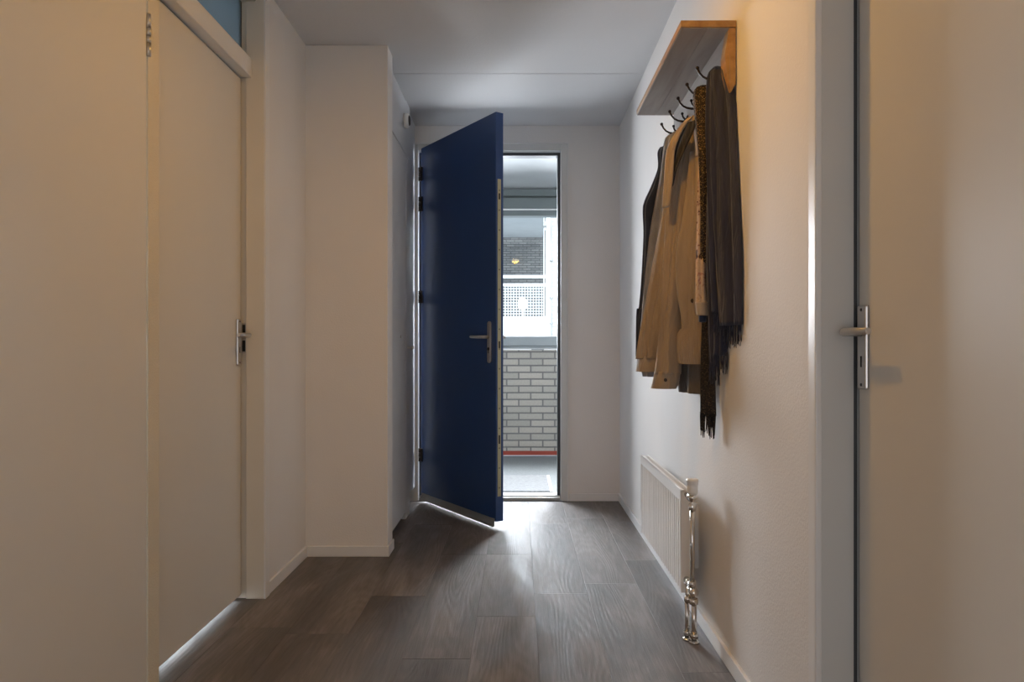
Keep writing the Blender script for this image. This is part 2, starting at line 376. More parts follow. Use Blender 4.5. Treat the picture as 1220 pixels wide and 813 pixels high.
# ---------------------------------------------------------------- closet with doors
cl = thing('built_in_closet', 'tall grey-white built-in closet with round vent above its lower door', 'closet', (-.95, 4.15, 0))
CXF = -.690
MB().box(-1.18, 3.74, .10, CXF - .022, YF - .01, CEIL - .002).build('carcass', M['closet'], cl)
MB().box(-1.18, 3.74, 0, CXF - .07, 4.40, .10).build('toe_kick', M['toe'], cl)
MB().box(CXF - .03, 4.375, .0, CXF - .003, 4.53, CEIL - .004).build('filler_strip', M['closet'], cl, bev=.001)
d = MB().box(CXF - .022, 3.742, .048, CXF, 4.368, 2.228).build('door', M['closet'], cl, bev=.0015); 
MB().box(CXF - .022, 3.742, 2.240, CXF, 4.368 + .155, CEIL - .02).build('upper_door', M['closet'], cl, bev=.0015)
d2 = MB().box(CXF - .022, 4.371, .058, CXF + .0005, 4.525, 2.228).build('side_panel', M['closet'], cl, bev=.0015)
def knob(x, y, z, s=1.0, d=1):
    return MB().lathe([(.009*s, 0), (.006*s, .004*s), (.005*s, .016*s), (.011*s, .022*s), (.013*s, .030*s), (.010*s, .037*s), (.003*s, .040*s)], 16,
                      Matrix.Translation((x, y, z)) @ Matrix.Rotation(PI/2 * d, 4, 'Y'))
knob(CXF, 4.43, 1.052).build('knob', M['satin'], d2)
MB().lathe([(.011, 0), (.011, .003), (.005, .005)], 16, Matrix.Translation((CXF, 4.17, 1.118)) @ Matrix.Rotation(PI/2, 4, 'Y')).build('lock_cylinder', M['satin'], d)
for z in (2.08, 1.13): MB().box(CXF, 3.765, z - .025, CXF + .006, 3.777, z + .025).build('hinge', M['hinge'], d)
vt = MB().lathe([(.044, 0), (.044, .012), (.040, .026), (.030, .028), (.028, .020)], 28, Matrix.Translation((CXF, 4.31, 2.425)) @ Matrix.Rotation(PI/2, 4, 'Y')).build('vent', M['white'], cl)
MB().lathe([(.030, 0), (.033, .006), (.026, .014), (.008, .017)], 24, Matrix.Translation((CXF + .020, 4.31, 2.425)) @ Matrix.Rotation(PI/2, 4, 'Y')).build('vent_disc', M['hinge'], vt)
struct('wall_corner', box(-1.25, 4.54, 0, -.745, YF, CEIL), M['wall'])

# ---------------------------------------------------------------- left doorway, door and transom
fr = MB().box(-1.142, YD1, 0, -1.066, YD1 + .045, CEIL).box(-1.19, YD1 + .008, 0, -1.14, YD1 + .045, CEIL)
fr.box(-1.19, 2.105, 2.33 + .17, -1.10, YD1 + .01, CEIL)
jl = struct('trim_2', fr, M['cream'], bev=.002)
MB().box(-1.1615, YD1 + .0055, 1.03, -1.1425, YD1 + .010, 1.155).build('strike_plate', M['satin'], jl)
MB().box(-1.158, YD1 + .0045, 1.036, -1.146, YD1 + .010, 1.082).box(-1.158, YD1 + .0045, 1.10, -1.146, YD1 + .010, 1.148).build('strike_hole', M['black'], jl)
MB().box(-1.0665, YD1 - .002, 0, -1.058, YD1 + .048, CEIL).build('casing_edge', M['white'], jl, bev=.002)
struct('trim_3', box(-1.19, 2.118, 0, -1.10, YD0, CEIL), M['rough_cream'], bev=.002)          # post between the two left doors
MB().box(-1.19, 2.19, 2.182, -1.117, YD1 + .004, 2.262).build('transom_bar', M['white'], jl, bev=.004)
dl = bpy.data.objects.new('door_2', None); bpy.context.scene.collection.objects.link(dl); dl['kind'] = 'structure'; dl.location = (-1.18, 2.2, 0)
leafb = MB().box(-1.198, 2.190, .020, -1.160, 2.980, 2.176).build('door_leaf', M['door'], dl, bev=.002)
def lever_set(parent, x, y, z, zl, s):
    # s = +1: leaf faces +x; s=-1: leaf faces -x.  Lever points back towards the camera
    p = MB().prism([(y - .021, z - .095), (y + .021, z - .095), (y + .021, z + .095), (y - .021, z + .095)], 'x', x, x + s*.009).build('handle_plate', M['satin'], parent, bev=.004)
    MB().tube([(x + s*.006, y, zl), (x + s*.040, y, zl), (x + s*.050, y - .005, zl), (x + s*.053, y - .018, zl), (x + s*.052, y - .06, zl + .001), (x + s*.050, y - .118, zl)],
              [.010, .009, .0095, .010, .0085, .007], 14).build('handle', M['satin'], parent)
    sc = MB()
    for dz in (-.085, .085): sc.lathe([(.004, 0), (.003, .0015)], 10, Matrix.Translation((x + s*.009, y, z + dz)) @ Matrix.Rotation(s*PI/2, 4, 'Y'))
    sc.build('screw', M['hinge'], parent)
    sc = MB().box(x + s*.0085, y - .003, z - .045, x + s*.0098, y + .003, z - .02); sc.build('keyhole', M['black'], parent)
MB().box(-1.235, 2.955, 0, -1.1985, 3.03, CEIL).box(-1.235, 2.12, 0, -1.1985, 2.205, CEIL).box(-1.235, 2.12, 2.165, -1.1985, 3.03, 2.262).build('door_stop', M['cream'], jl)
lever_set(dl, -1.160, 2.945, 1.075, 1.103, 1)
# transom pane
tr = MB().box(-1.166, 2.19, 2.262, -1.160, 2.985, 2.50).build('window_1', M['transom']); tr['kind'] = 'structure'
MB().box(-1.170, 2.978, 2.262, -1.1595, 2.9855, 2.50).build('glazing_bead', M['gasket'], tr)
# nearer flush door
dn = bpy.data.objects.new('door_3', None); bpy.context.scene.collection.objects.link(dn); dn['kind'] = 'structure'; dn.location = (-1.12, 1.7, 0)
MB().box(-1.14, 1.23, .02, -1.1005, 2.112, 2.43).build('door_leaf', M['door'], dn, bev=.003)
hg = MB()
for a, b_ in ((1.915, 1.954), (1.956, 1.975), (1.977, 1.998), (2.0, 2.04)): hg.tube([(-1.096, 2.114, a), (-1.096, 2.114, b_)], .0065, 12)
hg.build('hinge', M['satin'], dn)
struct('trim_4', MB().box(-1.19, 1.20, 0, -1.10, 1.225, CEIL).box(-1.19, 1.20, 2.44, -1.10, 2.118, CEIL), M['cream'])

# room behind the left door (its daylight shows under the leaf and through the transom)
rm = MB().box(-4.2, 1.2, -.05, -1.6, 4.6, -.002)
struct('floor_side_room', rm, M['floor'])
struct('ceiling_side_room', box(-4.2, 1.2, CEIL + .0, -1.3, 4.6, CEIL + .1), M['ceil'])
struct('wall_side_room', MB().box(-4.3, 1.1, 0, -4.2, 4.7, CEIL).box(-4.3, 1.1, 0, -1.19, 1.2, CEIL).box(-4.3, 4.6, 0, -1.25, 4.7, CEIL).box(-1.25, 3.0, 0, -1.19, 4.6, CEIL), M['wall'])

# ---------------------------------------------------------------- right doorway and door
YJ = 1.650
fr = MB().box(XR + .002, YJ, 0, .775, 1.69, 2.45).box(.774, YJ + .006, 0, .83, 1.69, 2.45)
jr = struct('trim_5', fr, M['frame'], bev=.001)
MB().box(XR - .010, YJ - .003, 0, XR + .006, 1.690, 2.46).build('casing', M['white'], jr, bev=.004)
MB().box(.775, YJ + .001, 0, .7835, YJ + .007, 2.45).build('rebate_seal', M['gasket'], jr)
dr = bpy.data.objects.new('door_4', None); bpy.context.scene.collection.objects.link(dr); dr['kind'] = 'structure'; dr.location = (.8, 1.2, 0)
MB().box(.785, .735, .01, .825, YJ - .004, 2.43).build('door_leaf', M['door'], dr, bev=.003)
lever_set(dr, .785, 1.617, 1.052, 1.086, -1)
struct('trim_6', MB().box(XR, .70, 0, .83, .73, 2.45).box(XR, .70, 2.44, .83, 1.69, 2.47), M['frame'])

struct('right_door_light_block', MB().box(.831, .6, 0, .95, 1.8, CEIL), M['wall'])  # unseen slab added behind the leaf to stop sky light leaking in
# ---------------------------------------------------------------- smoke detector
sd = thing('smoke_detector', 'small round white smoke detector on the ceiling at the top edge', 'smoke detector', (-.126, 3.03, CEIL))
MB().lathe([(.050, -.0), (.050, -.018), (.044, -.030), (.020, -.038), (.004, -.039)], 28, Matrix.Translation((-.126, 3.03, CEIL))).build('housing', M['white'], sd)
MB().lathe([(.047, -.020), (.0475, -.022), (.045, -.025)], 28, Matrix.Translation((-.126, 3.03, CEIL))).build('vent_ring', M['hinge'], sd)

lc = thing('ceiling_lamp', 'small lit ceiling lamp mirrored as a white spot in the gallery window', 'lamp', (-.06, 2.05, CEIL))
Tm = Matrix.Translation((-.06, 2.05, CEIL))
MB().lathe([(.075, 0), (.075, -.012), (.070, -.016)], 28, Tm).build('base', M['white'], lc)
MB().lathe([(.064, -.014), (.066, -.030), (.062, -.050)], 28, Tm).build('lit_shade', M['lamp'], lc)
# ---------------------------------------------------------------- radiator
RX, RY0, RY1, RZ0, RZ1 = .600, 2.635, 3.50, .145, .525
rd = thing('radiator', 'low white fluted panel radiator on the right wall below the coats', 'radiator', (.65, 3.06, 0))
prof = []      # fluted front: plan profile
nfl = 24; y = RY0 + .012; st = (RY1 - RY0 - .024) / nfl
for k in range(nfl):
    y0 = y + k * st
    prof += [(RX + .016, y0 + .002), (RX + .0005, y0 + st*.34), (RX + .0005, y0 + st*.80), (RX + .016, y0 + st - .002)]
prof = prof + [(RX + .022, RY1 - .012), (RX + .022, RY0 + .012)]
MB().prism(prof, 'z', RZ0 + .008, RZ1 - .03).build('panel', M['radiator'], rd)
cap = MB().box(RX - .001, RY0, RZ1 - .042, RX + .004, RY1, RZ1).box(RX + .020, RY0, RZ0, RX + .024, RY1, RZ1 - .04)
cap.box(RX - .001, RY0, RZ0, RX + .037, RY0 + .010, RZ1).box(RX - .001, RY1 - .010, RZ0, RX + .037, RY1, RZ1)
cap.build('casing', M['radiator'], rd, bev=.002)
g = MB().box(RX + .004, RY0, RZ1 - .004, RX + .012, RY1, RZ1).box(RX + .029, RY0, RZ1 - .004, RX + .037, RY1, RZ1)
for k in range(44): yy = RY0 + .02 + k * (RY1 - RY0 - .04) / 43; g.box(RX + .012, yy - .004, RZ1 - .004, RX + .029, yy + .004, RZ1)
g.build('top_grille', M['radiator'], rd)
for yy in (RY0 + .13, RY1 - .13): MB().box(RX + .035, yy - .012, .2, XR - .0005, yy + .012, .45).build('wall_bracket', M['radiator'], rd)
# valves and pipes
PX, PY = .620, 2.548
pp = MB().tube([(PX, PY, .205), (PX, PY, .475)], .0085, 14)
pp.build('riser_pipe', M['chrome'], rd)
tv = MB().lathe([(.011, .0), (.013, .008), (.013, .022), (.009, .026), (.009, .036), (.014, .040), (.014, .056)], 18, Matrix.Translation((PX, PY, .470)))
tv.tube([(PX, PY, .510), (PX, RY0 + .004, .510)], .009).tube([(PX, PY + .022, .510), (PX, PY + .052, .510)], .014, 6)
tv = tv.build('valve_body', M['chrome'], rd)
hd = MB(); n = 16
pr = [(.015, .528), (.0195, .536), (.019, .560), (.023, .578), (.019, .583), (.006, .584)]
hd.lathe([(r, z) for r, z in pr], 16, Matrix.Translation((PX, PY, 0)), smooth=False)
hd.build('valve_head', M['white'], tv, bev=.001)
hv = MB().tube([(PX, PY + .095, .195), (PX, PY + .02, .195), (PX + .002, PY - .004, .187), (PX + .003, PY - .006, .150)], [.012, .0125, .0145, .013])
hv.tube([(PX, PY + .060, .195), (PX, PY + .038, .195)], .0175, 6).ball((PX + .002, PY - .012, .180), .0175, 14)
hv.tube([(PX, PY, .218), (PX, PY, .198)], .0135, 6).tube([(PX + .003, PY - .006, .158), (PX + .003, PY - .006, .138)], .0165, 6)
hv.tube([(PX - .012, PY + .018, .158), (PX - .012, PY + .018, .138)], .014, 6).tube([(PX - .012, PY + .018, .138), (PX - .010, PY + .015, .19)], .011)
hv.build('lower_valve', M['chrome'], rd)
lp = MB().tube([(PX + .004, PY - .008, .0), (PX + .004, PY - .008, .145)], .0095, 14).tube([(PX - .014, PY + .020, .0), (PX - .014, PY + .020, .145)], .0080, 14)
lp.build('floor_pipe', M['chrome'], rd)
ft = MB()
for (a, b_, r) in ((PX + .004, PY - .008, .0150), (PX - .014, PY + .020, .0135)):
    ft.tube([(a, b_, .018), (a, b_, .034)], r, 6).lathe([(r * 1.25, 0), (r * 1.2, .006), (r * .8, .010)], 18, Matrix.Translation((a, b_, 0)))
ft.build('pipe_fitting', M['chrome'], rd)

# ---------------------------------------------------------------- coat rack
SY0, SY1 = 2.27, 3.125
cr = thing('coat_rack', 'wall-mounted oak coat rack with top shelf and dark double hooks', 'coat rack', (.69, 2.7, 1.88))
MB().box(.516, SY0, 2.0725, XR - .002, SY1, 2.094).build('shelf', M['oak'], cr, bev=.0015)
MB().box(.519, SY0 + .004, 2.0695, .60, SY1 - .002, 2.0725).box(.6012, SY0 + .004, 2.0695, .672, SY1 - .002, 2.0725).build('underside_shade', M['oakshade'], cr)  # thin grey sheets: shade under the shelf put in as colour
MB().box(.672, SY0 + .002, 1.895, XR - .002, SY1 - .03, 2.071).build('backboard', M['oakshade'], cr, bev=.002)
MB().prism([(XR - .004, 2.0695), (.672, 2.0695), (.673, 1.868), (.676, 1.866), (XR - .004, 1.892)], 'y', SY0 + .001, SY0 + .02).prism([(.673, 2.0695), (.670, 2.0695), (.657, 1.985), (.662, 1.93), (.673, 1.868)], 'y', SY0 + .003, SY0 + .055).build('end_bracket', M['oak'], cr, bev=.001)
hooks_y = (2.40, 2.548, 2.69, 2.84, 3.0)
def hook_mb(x, y, z):
    mb = MB().box(x - .004, y - .009, z - .045, x, y + .009, z + .02)
    mb.tube([(x, y, z), (x - .020, y, z - .002), (x - .038, y, z + .001), (x - .052, y, z + .008), (x - .063, y, z + .020), (x - .069, y, z + .032)], [.0048, .0042, .0038, .0036, .0035, .0038], 10)
    mb.ball((x - .071, y, z + .037), .0066, 10)
    mb.tube([(x, y, z + .004), (x - .010, y + .004, z + .008), (x - .017, y + .006, z + .018), (x - .019, y + .007, z + .026)], [.0045, .0040, .0034, .0034], 10)
    mb.ball((x - .0195, y + .007, z + .031), .0060, 10); return mb
for yy in hooks_y: hook_mb(.672, yy, 1.955).build('hook', M['iron'], cr)

# ---------------------------------------------------------------- garments
def crom(p0, p1, p2, p3, t):
    return .5 * ((2*p1) + (-p0 + p2)*t + (2*p0 - 5*p1 + 4*p2 - p3)*t*t + (-p0 + 3*p1 - 3*p2 + p3)*t*t*t)
def garment(rows, folds=(), nseg=48, sub=7, seed=0, mb=None, top=None, hem=0.0, wallx=XR - .004, power=1.0, open_end=False):
    """rows: (v, uL, yL, uR, yR, thickness).  A hanging cloth shell; the folds run downward and drift with height."""
    mb = mb or MB(); rr = random.Random(seed)
    R3 = []
    for (v, ul, yl, ur, yr, t) in rows:
        ym = (yl + yr) / 2; R3.append((X(ul, yl), yl, X(ur, yr), yr, Z(v, ym), t))
    fine = []
    for i in range(len(R3) - 1):
        a, b_, c_, d_ = R3[max(i-1, 0)], R3[i], R3[i+1], R3[min(i+2, len(R3)-1)]
        for k in range(sub): fine.append(tuple(crom(a[j], b_[j], c_[j], d_[j], k / sub) for j in range(6)))
    fine.append(R3[-1]); n = len(fine)
    ph = [rr.uniform(0, 6.28) for _ in folds]; dr_ = [rr.uniform(-1.6, 1.6) for _ in folds]
    vs = []
    zt, zb = fine[0][4], fine[-1][4]
    for i, (xa, ya, xb, yb, z, t) in enumerate(fine):
        A = Vector((xa, ya)); B = Vector((xb, yb)); d = B - A; ln = d.length; dn = d / max(ln, 1e-6); nn = Vector((-dn.y, dn.x))
        if nn.y > 0: nn = -nn      # towards the camera
        h = (zt - z) / max(zt - zb, 1e-6)
        for k in range(nseg):
            a = 2 * PI * k / nseg; s = math.cos(a); q = math.sin(a)
            q = math.copysign(abs(q) ** power, q)
            f = 0
            for (amp, frq, g0), p_, dd in zip(folds, ph, dr_):
                w_ = frq * s * PI + p_ + dd * h * 1.5; sn = math.sin(w_)
                if frq > 3: sn = .35 * sn + .65 * (1 - 2 * abs(math.sin(w_ / 2)) ** .75)      # creased
                f += amp * (g0 + (1 - g0) * h) * sn * (1 - s**6 * .8)
            P = A + d * (.5 + .5 * s) + nn * (q * t / 2 + f)
            zz = z + (hem * math.sin(s * 5 + seed) * (1 if i == n - 1 else 0))
            vs.append((min(P.x, wallx), P.y, zz))
    fs = [(i*nseg + k, i*nseg + (k+1) % nseg, (i+1)*nseg + (k+1) % nseg, (i+1)*nseg + k) for i in range(n - 1) for k in range(nseg)]
    o0 = len(mb.v); mb.add(vs, fs, True)
    mb.f.append(tuple(o0 + k for k in range(nseg - 1, -1, -1))); mb.sm.append(False)
    if open_end:   # a short inward lip so the cuff reads as an opening
        last = vs[-nseg:]; cx_ = sum(p[0] for p in last)/nseg; cy_ = sum(p[1] for p in last)/nseg
        inner = [(cx_ + (p[0]-cx_)*.82, cy_ + (p[1]-cy_)*.75, p[2]) for p in last]; deep = [(cx_ + (p[0]-cx_)*.78, cy_ + (p[1]-cy_)*.7, p[2] + .03) for p in last]
        o1 = len(mb.v); mb.add(last + inner + deep, [(k, (k+1) % nseg, nseg + (k+1) % nseg, nseg + k) for k in range(nseg)] + [(nseg + k, nseg + (k+1) % nseg, 2*nseg + (k+1) % nseg, 2*nseg + k) for k in range(nseg)] + [tuple(2*nseg + k for k in range(nseg))])
    else:
        mb.f.append(tuple(o0 + (n-1)*nseg + k for k in range(nseg))); mb.sm.append(False)
    return mb
def wisps(row, l0, l1, count, r=.0011, seed=1, depth=.006):
    """row: (v, uL, yL, uR, yR): twisted fringe strands hanging from a hem"""
    rr = random.Random(seed); mb = MB(); v, ul, yl, ur, yr = row; ym = (yl + yr)/2; z = Z(v, ym)
    for k in range(count):
        s = (k + rr.uniform(-.3, .3) + .5) / count; x = X(ul, yl)*(1-s) + X(ur, yr)*s; y = yl*(1-s) + yr*s + rr.uniform(-depth, depth)
        x = min(x, XR - .006); l = rr.uniform(l0, l1); a = rr.uniform(-.006, .006); c_ = rr.uniform(-.006, .006)
        mb.tube([(x, y, z + .006), (min(x + a*.4, XR-.003), y + c_*.3, z - l*.4), (min(x + a, XR-.003), y + c_, z - l)], [r, r, r*.6], 5)
    return mb

# charcoal shawl, hook nearest the camera
sh = thing('shawl', 'long charcoal wool shawl with fringed ends on the first coat hook', 'scarf', (.66, 2.35, 1.95))
m1 = garment([(80, 850, 2.40, 862, 2.37, .02), (83, 846, 2.41, 866, 2.33, .035), (92, 844, 2.42, 869, 2.30, .045), (120, 844, 2.42, 876, 2.28, .05), (160, 846, 2.42, 880, 2.26, .05),
              (210, 848, 2.42, 883, 2.24, .05), (260, 848, 2.42, 885, 2.22, .05), (320, 850, 2.42, 887, 2.20, .045), (388, 856, 2.40, 887, 2.20, .04)],
             [(.013, 2.1, .6), (.008, 4.3, .5), (.003, 8.5, .6)], seed=3, nseg=72)
m1 = garment([(84, 846, 2.395, 858, 2.38, .02), (100, 842, 2.385, 860, 2.35, .03), (150, 842, 2.38, 862, 2.33, .04), (220, 845, 2.37, 862, 2.32, .04), (300, 846, 2.37, 868, 2.31, .035), (372, 848, 2.36, 873, 2.30, .03)],
             [(.009, 2.3, .5), (.004, 5.1, .6)], seed=8, mb=m1, nseg=60)
m1 = garment([(200, 850, 2.415, 866, 2.37, .03), (300, 849, 2.41, 868, 2.36, .03), (380, 848, 2.41, 868, 2.36, .03), (424, 848, 2.41, 866, 2.36, .025)], [(.006, 2.6, .7), (.003, 5.5, .7)], seed=12, mb=m1)
m1 = garment([(200, 843, 2.425, 856, 2.40, .02), (320, 841, 2.425, 857, 2.40, .025), (432, 845, 2.425, 857, 2.40, .02)], [(.004, 2.2, .7)], seed=15, mb=m1)
m1.build('drape', M['charcoal'], sh)
fg = MB()
for row, a, b_, n_, sd_ in (((386, 857, 2.39, 887, 2.205), .05, .085, 34, 1), ((370, 848, 2.352, 873, 2.292), .055, .09, 34, 2), ((422, 848, 2.405, 866, 2.355), .05, .075, 26, 3), ((430, 845, 2.42, 857, 2.395), .06, .085, 18, 4)):
    w_ = wisps(row, a, b_, n_, .0017, sd_); fg.v, off = fg.v + w_.v, len(fg.v); fg.f += [tuple(off + i for i in f) for f in w_.f]; fg.sm += w_.sm
fg.build('fringe', M['charcoal'], sh)

# leopard scarf, second hook
ls = thing('patterned_scarf', 'narrow brown leopard-print scarf with dark fringed end beside the charcoal shawl', 'scarf', (.65, 2.5, 1.95))
garment([(103, 831, 2.55, 841, 2.52, .02), (106, 827, 2.545, 844, 2.50, .03), (118, 826, 2.54, 845, 2.49, .035), (150, 829, 2.52, 844, 2.48, .03), (185, 832, 2.49, 844, 2.46, .028), (240, 834.5, 2.46, 843, 2.44, .025), (300, 836, 2.46, 842, 2.44, .022), (330, 838, 2.49, 845, 2.47, .022), (380, 838, 2.50, 848, 2.47, .024)],
        [(.004, 2.2, .6), (.002, 4.5, .6)], seed=5).build('drape', M['leopard'], ls)
garment([(370, 837, 2.50, 848, 2.47, .024), (430, 835, 2.51, 851, 2.46, .026), (495, 834.5, 2.51, 853, 2.46, .026)], [(.005, 3.2, 1), (.002, 6.5, 1)], seed=6).build('knitted_end', M['leoend'], ls)
wisps((494, 834, 2.515, 853, 2.465), .055, .085, 30, .0022, 9).build('fringe', M['leoend'], ls)

# floral blouse: its sleeve hangs between the leopard scarf and the tan jacket
fb = thing('floral_blouse', 'cream floral blouse sleeve with turned cuff hanging beside the tan jacket', 'blouse', (.66, 2.5, 1.9))
garment([(150, 835, 2.56, 841, 2.53, .02), (235, 832, 2.53, 841, 2.50, .03), (290, 831, 2.50, 841, 2.47, .035), (330, 829.5, 2.46, 840, 2.44, .035), (362, 829, 2.44, 842, 2.42, .038)], [(.003, 2.2, 1), (.0015, 5, 1)], seed=21).build('sleeve', M['floral'], fb)
garment([(360, 828.6, 2.44, 842.5, 2.418, .042), (376, 830.5, 2.44, 843, 2.418, .042)], [], seed=21, open_end=True).build('cuff', M['tanlight'], fb)
garment([(376.5, 832.5, 2.44, 841.5, 2.425, .026), (384, 833, 2.44, 841, 2.425, .024)], [], seed=22).build('inner_sleeve', M['navycloth'], fb)

# tan jacket, third and fourth hooks
tj = thing('tan_jacket', 'tan cotton jacket with open collar and buttoned cuffs hanging beneath the shelf', 'jacket', (.6, 2.8, 1.9))
garment([(143, 817, 2.80, 828, 2.72, .02), (150, 811, 2.86, 831, 2.68, .05), (165, 805, 2.90, 833, 2.66, .07), (190, 800, 2.93, 835, 2.66, .08), (250, 796, 2.95, 836, 2.65, .08), (300, 798, 2.94, 836, 2.65, .08), (360, 803, 2.90, 836, 2.65, .08), (398, 807, 2.88, 836, 2.65, .07)],
        [(.020, 1.7, .4), (.013, 4.1, .5), (.006, 8.3, .5)], seed=31, nseg=96).build('body', M['tan'], tj)
garment([(392, 811, 2.68, 836, 2.60, .030), (399, 808, 2.69, 837, 2.60, .050), (416, 807.5, 2.69, 837, 2.60, .055), (430, 808.5, 2.69, 837, 2.60, .048), (434, 810, 2.68, 836, 2.60, .036)], [(.006, 6.4, 1), (.003, 13, 1)], seed=32, nseg=120).build('waistband', M['tan'], tj)
garment([(420, 808, 2.84, 835, 2.64, .05), (450, 808, 2.84, 835, 2.64, .05), (468, 811, 2.84, 835, 2.64, .05)], [(.008, 2, 1)], seed=33).build('lining_hem', M['lining'], tj)
# near sleeve
garment([(170, 806, 2.80, 824, 2.70, .04), (220, 801, 2.80, 822, 2.68, .085), (280, 799, 2.79, 820, 2.68, .085), (330, 798, 2.77, 816, 2.69, .10), (376, 795, 2.76, 812, 2.70, .11), (410, 789, 2.75, 810, 2.69, .11), (446, 782, 2.74, 809, 2.68, .105)],
        [(.010, 1.6, .6), (.008, 3.4, .6), (.004, 7.8, .8)], seed=34, nseg=80).build('sleeve', M['tan'], tj)
cf = garment([(443, 781.5, 2.745, 809, 2.675, .088), (454, 779.5, 2.745, 807.5, 2.675, .09), (463, 777.5, 2.745, 804, 2.675, .088)], [], seed=35, open_end=True).build('cuff', M['tan'], tj)
MB().lathe([(.0065, 0), (.0065, .003), (.004, .004)], 14, Matrix.Translation((X(793, 2.66), 2.664, Z(453, 2.66))) @ Matrix.Rotation(PI/2, 4, 'X')).build('button', M['button'], cf)
# far sleeve
garment([(200, 797, 2.98, 812, 2.88, .04), (260, 791, 2.98, 808, 2.86, .06), (300, 787, 2.98, 806, 2.86, .09), (350, 779, 2.97, 801, 2.86, .11), (400, 769, 2.96, 794, 2.85, .115), (428, 765, 2.96, 790, 2.85, .115)],
        [(.011, 1.6, .6), (.008, 3.6, .6), (.004, 8, .8)], seed=36, nseg=80).build('sleeve', M['tan'], tj)
garment([(425, 764.5, 2.965, 790, 2.845, .092), (435, 763, 2.965, 787, 2.845, .094), (443, 762, 2.965, 785, 2.845, .092)], [], seed=37, open_end=True).build('cuff', M['tan'], tj)
# front panel with button
garment([(180, 822, 2.66, 834, 2.62, .015), (250, 814, 2.67, 835, 2.60, .02), (300, 805, 2.68, 835, 2.60, .022), (345, 806, 2.68, 834, 2.60, .022), (376, 811, 2.67, 835, 2.60, .02), (396, 812, 2.67, 836, 2.60, .016)],
        [(.004, 1.5, .8), (.0025, 3.3, .8)], seed=38, nseg=64).build('front_panel', M['tan'], tj)
MB().lathe([(.0085, 0), (.0085, .003), (.005, .0045)], 16, Matrix.Translation((X(825.5, 2.61), 2.612, Z(358.5, 2.61))) @ Matrix.Rotation(PI/2, 4, 'X')).build('button', M['button'], tj)
# open neck: dark lining, and the pale facing strip with collar
garment([(146, 816, 2.64, 829, 2.57, .012), (156, 811, 2.655, 828, 2.57, .014), (170, 805, 2.67, 822, 2.59, .014), (188, 802, 2.68, 813, 2.63, .012), (204, 800.5, 2.68, 806, 2.65, .010), (222, 799, 2.68, 801, 2.67, .008)], [(.002, 2, 1)], seed=39).build('neck_lining', M['darklining'], tj)
garment([(140, 818, 2.64, 827, 2.59, .012), (147, 812, 2.65, 820, 2.60, .014), (158, 804, 2.67, 813, 2.62, .015), (172, 796, 2.69, 807, 2.63, .016), (186, 793, 2.70, 803.5, 2.65, .018), (215, 791.5, 2.70, 801.5, 2.65, .018), (247, 790, 2.70, 797.5, 2.66, .018)], [(.002, 1.5, 1)], seed=40).build('facing', M['tanlight'], tj)
garment([(140, 820, 2.63, 829, 2.58, .012), (146, 826, 2.61, 832, 2.57, .014), (160, 828, 2.60, 834, 2.56, .014), (185, 830, 2.60, 836, 2.56, .014)], [], seed=41).build('collar', M['tan'], tj)

# blue-grey jacket behind it, last hook
bj = thing('blue_grey_jacket', 'blue-grey jacket with navy sleeve hanging behind the tan jacket', 'jacket', (.58, 3.05, 1.9))
garment([(158, 800, 3.04, 812, 2.98, .02), (164, 793, 3.06, 811, 2.97, .04), (180, 792, 3.10, 810, 2.97, .06), (215, 787, 3.12, 810, 2.98, .07), (270, 776, 3.14, 806, 3.0, .08), (330, 769, 3.14, 800, 3.0, .09), (390, 763, 3.13, 795, 3.0, .09), (436, 759, 3.12, 790, 3.0, .08)],
        [(.014, 1.8, .5), (.008, 3.9, .5), (.004, 8, .6)], seed=51, nseg=96).build('body', M['bluegrey'], bj)
garment([(158, 799, 3.02, 809, 2.96, .02), (163, 793, 3.03, 809, 2.94, .03), (173, 793, 3.03, 804, 2.94, .03), (178, 794, 3.03, 800, 2.95, .02)], [(.003, 2, 1)], seed=52).build('hood', M['greyknit'], bj)
garment([(175, 788, 3.16, 796, 3.10, .03), (182, 786, 3.16, 794, 3.10, .04), (200, 788, 3.15, 792, 3.10, .04), (222, 779, 3.16, 788, 3.10, .05), (240, 771, 3.17, 781, 3.11, .055), (252, 769.5, 3.17, 777, 3.12, .05), (280, 770, 3.17, 776, 3.12, .04), (330, 766, 3.16, 775, 3.12, .04), (366, 762, 3.15, 772, 3.12, .04), (372, 759, 3.15, 770, 3.12, .045), (425, 759, 3.15, 768, 3.12, .045)],
        [(.003, 2, 1)], seed=53).build('sleeve', M['navycloth'], bj)
garment([(434, 763, 3.08, 779, 3.02, .04), (449, 766, 3.08, 778, 3.02, .03)], [(.003, 2, 1)], seed=54).build('hem_flap', M['bluegrey'], bj)

# ---------------------------------------------------------------- gallery outside
GY, GZ = 7.08, -.03
struct('floor_gallery', MB().box(-5, YF + .10, GZ - .12, 5, GY - .25, GZ), M['concrete'])
struct('floor_gutter', MB().box(-5, GY - .25, GZ - .12, 5, GY + .15, GZ - .004), M['gutter'])
struct('ceiling_gallery', box(-5, YF + .10, 2.645, 5, GY + .16, 2.80), M['galceil'])
struct('wall_facade', MB().box(-5, YF + .101, -.15, FX0 + .02, YF + .20, 2.7).box(FX1 - .02, YF + .101, -.15, 5, YF + .20, 2.7).box(-5, YF + .101, 2.46, 5, YF + .20, 2.7), M['facade'])
pw = struct('wall_parapet', MB().box(-5, GY, .03, 5, GY + .12, 1.030), M['brick'])
MB().box(-5, GY - .006, -.012, 5, GY + .12, .03).build('red_strip', M['red'], pw)
MB().box(-5, GY - .03, 1.030, 5, GY + .12, 1.045).build('coping', M['exwhite'], pw)
MB().box(X(633, GY), GY - .034, 1.031, X(648, GY), GY - .03, 1.042).build('coping_label', M['sill'], pw)
